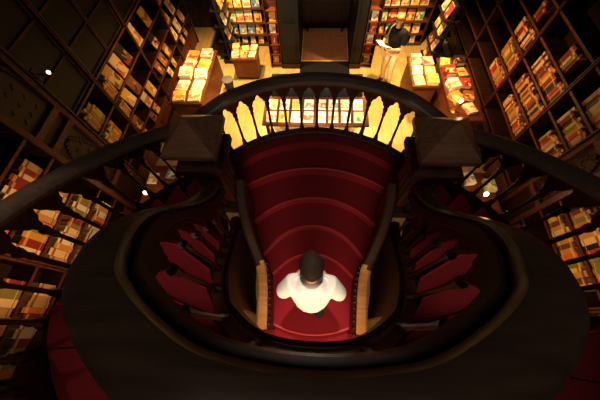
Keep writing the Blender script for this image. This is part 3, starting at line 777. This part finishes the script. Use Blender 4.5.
def person(label, loc, ang, pose, mats, group=None):
    t = thing('person', label, 'person', loc)
    P = pose
    def tr(chs): return rot_pts(chs, ang, (0,0,0))
    pel = (*P['pelvis'],.115); 
    body = []
    spine = [pel,(*P['waist'],.105),(*P['chest'],.112),(*P['neckb'],.066),(*P['neck'],.054),(*P['head0'],.070),(*P['head1'],.083),(*P['head2'],.066)]
    body.append(spine)
    for s in ('l','r'):
        body.append([(*P['chest'],.112),(*P['sh_'+s],.050),(*P['elm_'+s],.045),(*P['el_'+s],.038),(*P['fa_'+s],.033),(*P['wr_'+s],.024)])
        body.append([pel,(*P['hip_'+s],.088),(*P['th_'+s],.072),(*P['kn_'+s],.053),(*P['cf_'+s],.048),(*P['an_'+s],.036)])
        body.append([(*P['an_'+s],.036),(*P['bl_'+s],.034),(*P['to_'+s],.024)])
        body += hand(P['wr_'+s], P['hd_'+s][0], P['hd_'+s][1], P['hd_'+s][2])
    h1 = Vector(P['head1']); f = Vector(P['face']).normalized(); up = (Vector(P['head2'])-Vector(P['head0'])).normalized(); sd = f.cross(up)
    nose = h1+f*.088-up*.022
    body.append([(*(h1+f*.07-up*.005),.014),(*nose,.013)])
    for q in (-1,1): body.append([(*(h1+sd*q*.072-up*.01),.014),(*(h1+sd*q*.09-up*.012-f*.01),.016),(*(h1+sd*q*.088-up*.035),.010)])
    o = skin('body', tr(body), mats['skin'], t, 2)
    # clothing, each a shell round the body
    shirt = [[(*(Vector(P['pelvis'])*P.get('low',.45)+Vector(P['waist'])*(1-P.get('low',.45))),P.get('hem',.150)),(*P['waist'],P.get('wst',.152)),(*P['chest'],.170),(*(Vector(P['chest'])*.25+Vector(P['neckb'])*.75),.125),(*(Vector(P['neckb'])*.25+Vector(P['neck'])*.75),.080)]]
    for s in ('l','r'):
        e = Vector(P['sh_'+s])*.0+Vector(P['elm_'+s])
        shirt.append([(*P['chest'],.165),(*P['sh_'+s],.092),(*e,.080),(*(e*.45+Vector(P['el_'+s])*.55),.070)])
    skin(mats['top_name'], tr(shirt), mats['top'], t, 2)
    tro = []
    for s in ('l','r'):
        tro.append([(*P['pelvis'],.112),(*P['hip_'+s],.092),(*P['th_'+s],.085),(*P['kn_'+s],.070),(*P['cf_'+s],.064),(*(Vector(P['an_'+s])+Vector((0,0,.02))),.060)])
    skin('trousers', tr(tro), mats['legs'], t, 2)
    for s in ('l','r'):
        a_ = Vector(P['an_'+s]); b_ = Vector(P['bl_'+s]); c_ = Vector(P['to_'+s])
        skin('shoe', tr([[(*(a_+(a_-b_)*.35+Vector((0,0,-.035))),.040),(*(a_*.5+b_*.5),.045),(*b_,.044),(*(c_+(c_-b_)*.2),.030)]]), mats['shoe'], t, 2)
    for q in (-1,1):
        e = h1+f*.078+sd*q*.030+up*.006; e2 = Matrix.Rotation(ang,3,'Z') @ e
        ellipsoid('eye', e2, (.011,.011,.011), M['black'], t)
    mo = h1+f*.076-up*.052; m2 = Matrix.Rotation(ang,3,'Z') @ mo
    ellipsoid('mouth', m2, (.022,.010,.006), M['reddish'], t, a=ang)
    return t, (h1, f, up, sd)
V = Vector
# person on the stairs: climbing away, seen from above
p1 = dict(pelvis=(0,.00,.90),waist=(0,.015,1.06),chest=(0,.045,1.24),neckb=(0,.085,1.39),neck=(0,.125,1.45),head0=(0,.175,1.52),head1=(0,.195,1.575),head2=(0,.20,1.63),face=(0,.9,-.45),hem=.185,low=.95,wst=.172,
  sh_l=(-.185,.06,1.34),sh_r=(.185,.06,1.34),elm_l=(-.245,.02,1.20),elm_r=(.245,.02,1.20),el_l=(-.275,.02,1.08),el_r=(.275,.02,1.08),
  fa_l=(-.20,.12,1.04),fa_r=(.20,.12,1.04),wr_l=(-.10,.24,1.03),wr_r=(.10,.24,1.03),
  hd_l=((.65,.7,.1),(0,-.3,1),(-.3,.6,.7)),hd_r=((-.65,.7,.1),(0,-.3,1),(.3,.6,.7)),
  hip_l=(-.095,.0,.84),hip_r=(.095,.0,.84),th_l=(-.10,.06,.66),th_r=(.10,-.01,.66),kn_l=(-.10,.12,.47),kn_r=(.10,-.02,.47),cf_l=(-.10,.11,.28),cf_r=(.10,-.07,.28),
  an_l=(-.10,.10,.085),an_r=(.10,-.11,.085),bl_l=(-.105,.22,.045),bl_r=(.105,.01,.045),to_l=(-.11,.29,.03),to_r=(.11,.08,.03))
t1, (h1,f1,u1,s1) = person('person in a white short-sleeved shirt seen from above, climbing the red central steps', (-.008,.285,PT+.004), 0, p1,
    dict(skin=M['skin'],top=M['shirt'],top_name='shirt',legs=M['trousers'],shoe=M['shoe']))
def hair_cap(c, r, f, mat, t, ang, cutfront=.35, low=-.55, noise=.02):
    """cap of hair: an ellipsoid whose lower front is pulled in under the skin"""
    def cut(v):
        fwd = v.y/r[1]; upn = v.z/r[2]
        if fwd > cutfront and upn < .35: v = v*.80
        if upn < low: v = Vector((v.x*.72, v.y*.72, r[2]*low))
        return v
    return ellipsoid('hair', c, r, mat, t, ang, 0, cut, 24, noise)
hc = h1-u1*.004-f1*.026
o = hair_cap((hc.x,hc.y,hc.z), (.100,.126,.108), None, M['hair'], t1, 0, .55, -.75)
o.rotation_euler = (0,0,0)
# reader at the back: black top, cream trousers, open book in hand
ANG = R_(128)                                          # faces the near-left
p2 = dict(pelvis=(0,0,.93),waist=(0,0,1.08),chest=(0,.01,1.27),neckb=(0,.03,1.43),neck=(0,.05,1.49),head0=(0,.07,1.55),head1=(0,.085,1.62),head2=(0,.085,1.685),face=(0,.9,-.4),
  sh_l=(-.19,.0,1.38),sh_r=(.19,.0,1.38),elm_l=(-.23,.02,1.24),elm_r=(.23,.02,1.24),el_l=(-.25,.06,1.10),el_r=(.25,.06,1.10),
  fa_l=(-.19,.18,1.10),fa_r=(.19,.18,1.10),wr_l=(-.12,.29,1.12),wr_r=(.12,.29,1.12),
  hd_l=((.35,.9,.05),(0,.2,-1),(-.5,.2,1)),hd_r=((-.35,.9,.05),(0,.2,-1),(.5,.2,1)),
  hip_l=(-.095,0,.86),hip_r=(.095,0,.86),th_l=(-.10,.02,.68),th_r=(.10,.02,.68),kn_l=(-.11,.03,.48),kn_r=(.11,.03,.48),cf_l=(-.115,-.01,.28),cf_r=(.115,-.01,.28),
  an_l=(-.12,-.03,.085),an_r=(.12,-.03,.085),bl_l=(-.13,.09,.045),bl_r=(.13,.09,.045),to_l=(-.14,.16,.03),to_r=(.14,.16,.03))
PX, PY = 1.70, 5.86
t2, (h2,f2,u2,s2) = person('person in a black top and cream trousers reading an open book', (PX,PY,.004), ANG, p2,
    dict(skin=M['skin'],top=M['tee'],top_name='black_top',legs=M['cream'],shoe=M['shoe']))
hc = Matrix.Rotation(ANG,3,'Z') @ (h2+u2*.014-f2*.014)
hair_cap((hc.x,hc.y,hc.z), (.092,.104,.098), None, M['grey_hair'], t2, ANG, .2, -.45)
st = skin('shoulder_strap', rot_pts([[(.12,-.16,1.02,.02),(.13,-.165,1.30,.02),(.13,-.05,1.475,.018),(.13,.12,1.40,.018),(.13,.165,1.2,.018)]], ANG, (0,0,0)), M['strap'], t2)
# the open book in the reader's hands
bt = thing('open_book', 'open book held in the hands of the standing reader', 'book', (PX,PY,1.12))
rm = Matrix.Rotation(ANG,4,'Z')
mb = MB(); mp = MB()
for q in (-1,1):
    m = T(0,.385,.035) @ rm.inverted().inverted() if False else rm @ T(0,.40,.075) @ RX(R_(25)) @ RY(q*R_(-12))
    mb.box(0 if q > 0 else -.17, .17 if q > 0 else 0, -.12, .12, -.006, -.001, 0, m)
    mp.box(.003 if q > 0 else -.16, .16 if q > 0 else -.003, -.11, .11, 0, .010, 0, m)
o = mb.build('cover', M['black'], None); o.parent = bt
o = mp.build('pages', M['white'], None); o.parent = bt

# ------------------------------------------------------------------ light
def light(kind, loc, target, energy, color, size=.05, spot=60, blend=.6, nm='unseen_light'):
    l = bpy.data.lights.new(nm, kind); l.energy = energy; l.color = color
    if kind == 'AREA': l.shape = 'DISK'; l.size = size; l.spread = R_(spot)
    else: l.shadow_soft_size = size
    if kind == 'SPOT': l.spot_size = R_(spot); l.spot_blend = blend
    o = bpy.data.objects.new(nm, l); COL.objects.link(o); o.location = loc
    dv = Vector(target)-Vector(loc); o.rotation_euler = dv.to_track_quat('-Z','Y').to_euler(); return o
W1 = (1,.52,.18); W2 = (1,.66,.30)
light('SPOT', (-1.8,5.9,3.3), (-2.0,6.0,0), 760, W2, .08, 90, .7)          # downlights over the back half of the floor
light('SPOT', (1.8,5.9,3.3), (1.95,5.9,0), 760, W2, .08, 90, .7)
light('SPOT', (-1.5,4.3,2.6), (-1.7,4.9,0), 300, W2, .06, 80, .7)
light('SPOT', (1.5,4.3,2.6), (1.7,4.9,0), 300, W2, .06, 80, .7)
light('SPOT', (0,3.0,1.5), (0,4.2,.8), 220, (1,.86,.62), .05, 110, .6)       # under the landing, onto the display table
light('SPOT', (-1.5,5.0,2.6), (-3.6,4.6,1.0), 150, W1, .06, 75, .95)         # across onto the wall shelves
light('SPOT', (1.5,4.8,2.6), (3.6,4.3,1.3), 140, W1, .06, 75, .95)
light('SPOT', (-2.0,.5,1.9), (-3.6,.8,1.9), 75, W1, .05, 78, .8)          # under the arms
light('SPOT', (2.0,.4,1.9), (3.6,.6,1.5), 75, W1, .05, 78, .8)
light('AREA', (0,-1.5,2.95), (0,.9,1.7), 60, (1,.74,.48), 1.5, 140)     # from below the upper floor up the central flight
light('SPOT', (0,1.7,9.0), (0,.26,2.1), 1500, (1,.88,.72), .12, 9, .6)   # added overhead key for the climber, down the well
for sx in (-1,1): light('SPOT', (sx*2.4,.7,7.0), (sx*1.12,.35,2.8), (170 if sx < 0 else 150), (1,.80,.62), .10, (20 if sx < 0 else 14), .7)   # added to brighten the carpet of the side arms
for sx in (-1,1): light('SPOT', (sx*.2,-2.2,6.6), (sx*1.035,1.40,3.35), 90, (1,.80,.62), .08, 9, .5)   # added to pick out the facets of the newel caps
light('SPOT', (-2.7,-1.0,6.6), (-1.2,-.35,3.4), 45, (1,.72,.5), .10, 17, .7)   # added to lift the upper-floor carpet by the left arm
light('SPOT', (.15,7.4,3.0), (.15,7.4,0), 26, W1, .05, 60, .6)              # added inside the entrance to brighten its rug
light('AREA', (0,6.2,7.8), (0,6.0,0), 20, (1,.86,.72), 2.6, 62)                # added dim area light high over the front half, for rail sheen
light('AREA', (0,-1.2,9.0), (0,.4,2), 8, (1,.84,.70), 3.0, 62)                   # dim skylight
w = bpy.data.worlds.new('dim_interior'); bpy.context.scene.world = w; w.use_nodes = True
w.node_tree.nodes['Background'].inputs[0].default_value = (1,.7,.45,1); w.node_tree.nodes['Background'].inputs[1].default_value = .004

# ------------------------------------------------------------------ camera: leaning over the well, looking steeply down
cam = bpy.data.cameras.new('camera'); co = bpy.data.objects.new('camera', cam); COL.objects.link(co)
cam.sensor_width = 36; cam.sensor_fit = 'HORIZONTAL'; cam.lens = 267/600*36; cam.clip_start = .02
right = Vector((.99811536,.04894435,-.03701585)); down = Vector((.02785103,-.89880644,-.43746006)); fwd = Vector((-.05468128,.43560468,-.89847567))
m = Matrix(((right.x,-down.x,-fwd.x,0),(right.y,-down.y,-fwd.y,0),(right.z,-down.z,-fwd.z,5),(0,0,0,1)))
co.matrix_world = m
sc = bpy.context.scene; sc.camera = co
sc.view_settings.view_transform = 'Standard'; sc.view_settings.look = 'None'; sc.view_settings.exposure = 0.1; sc.view_settings.gamma = .86
print('books', NBOOK[0], sum(o.name.startswith('upright') for o in bpy.data.objects))
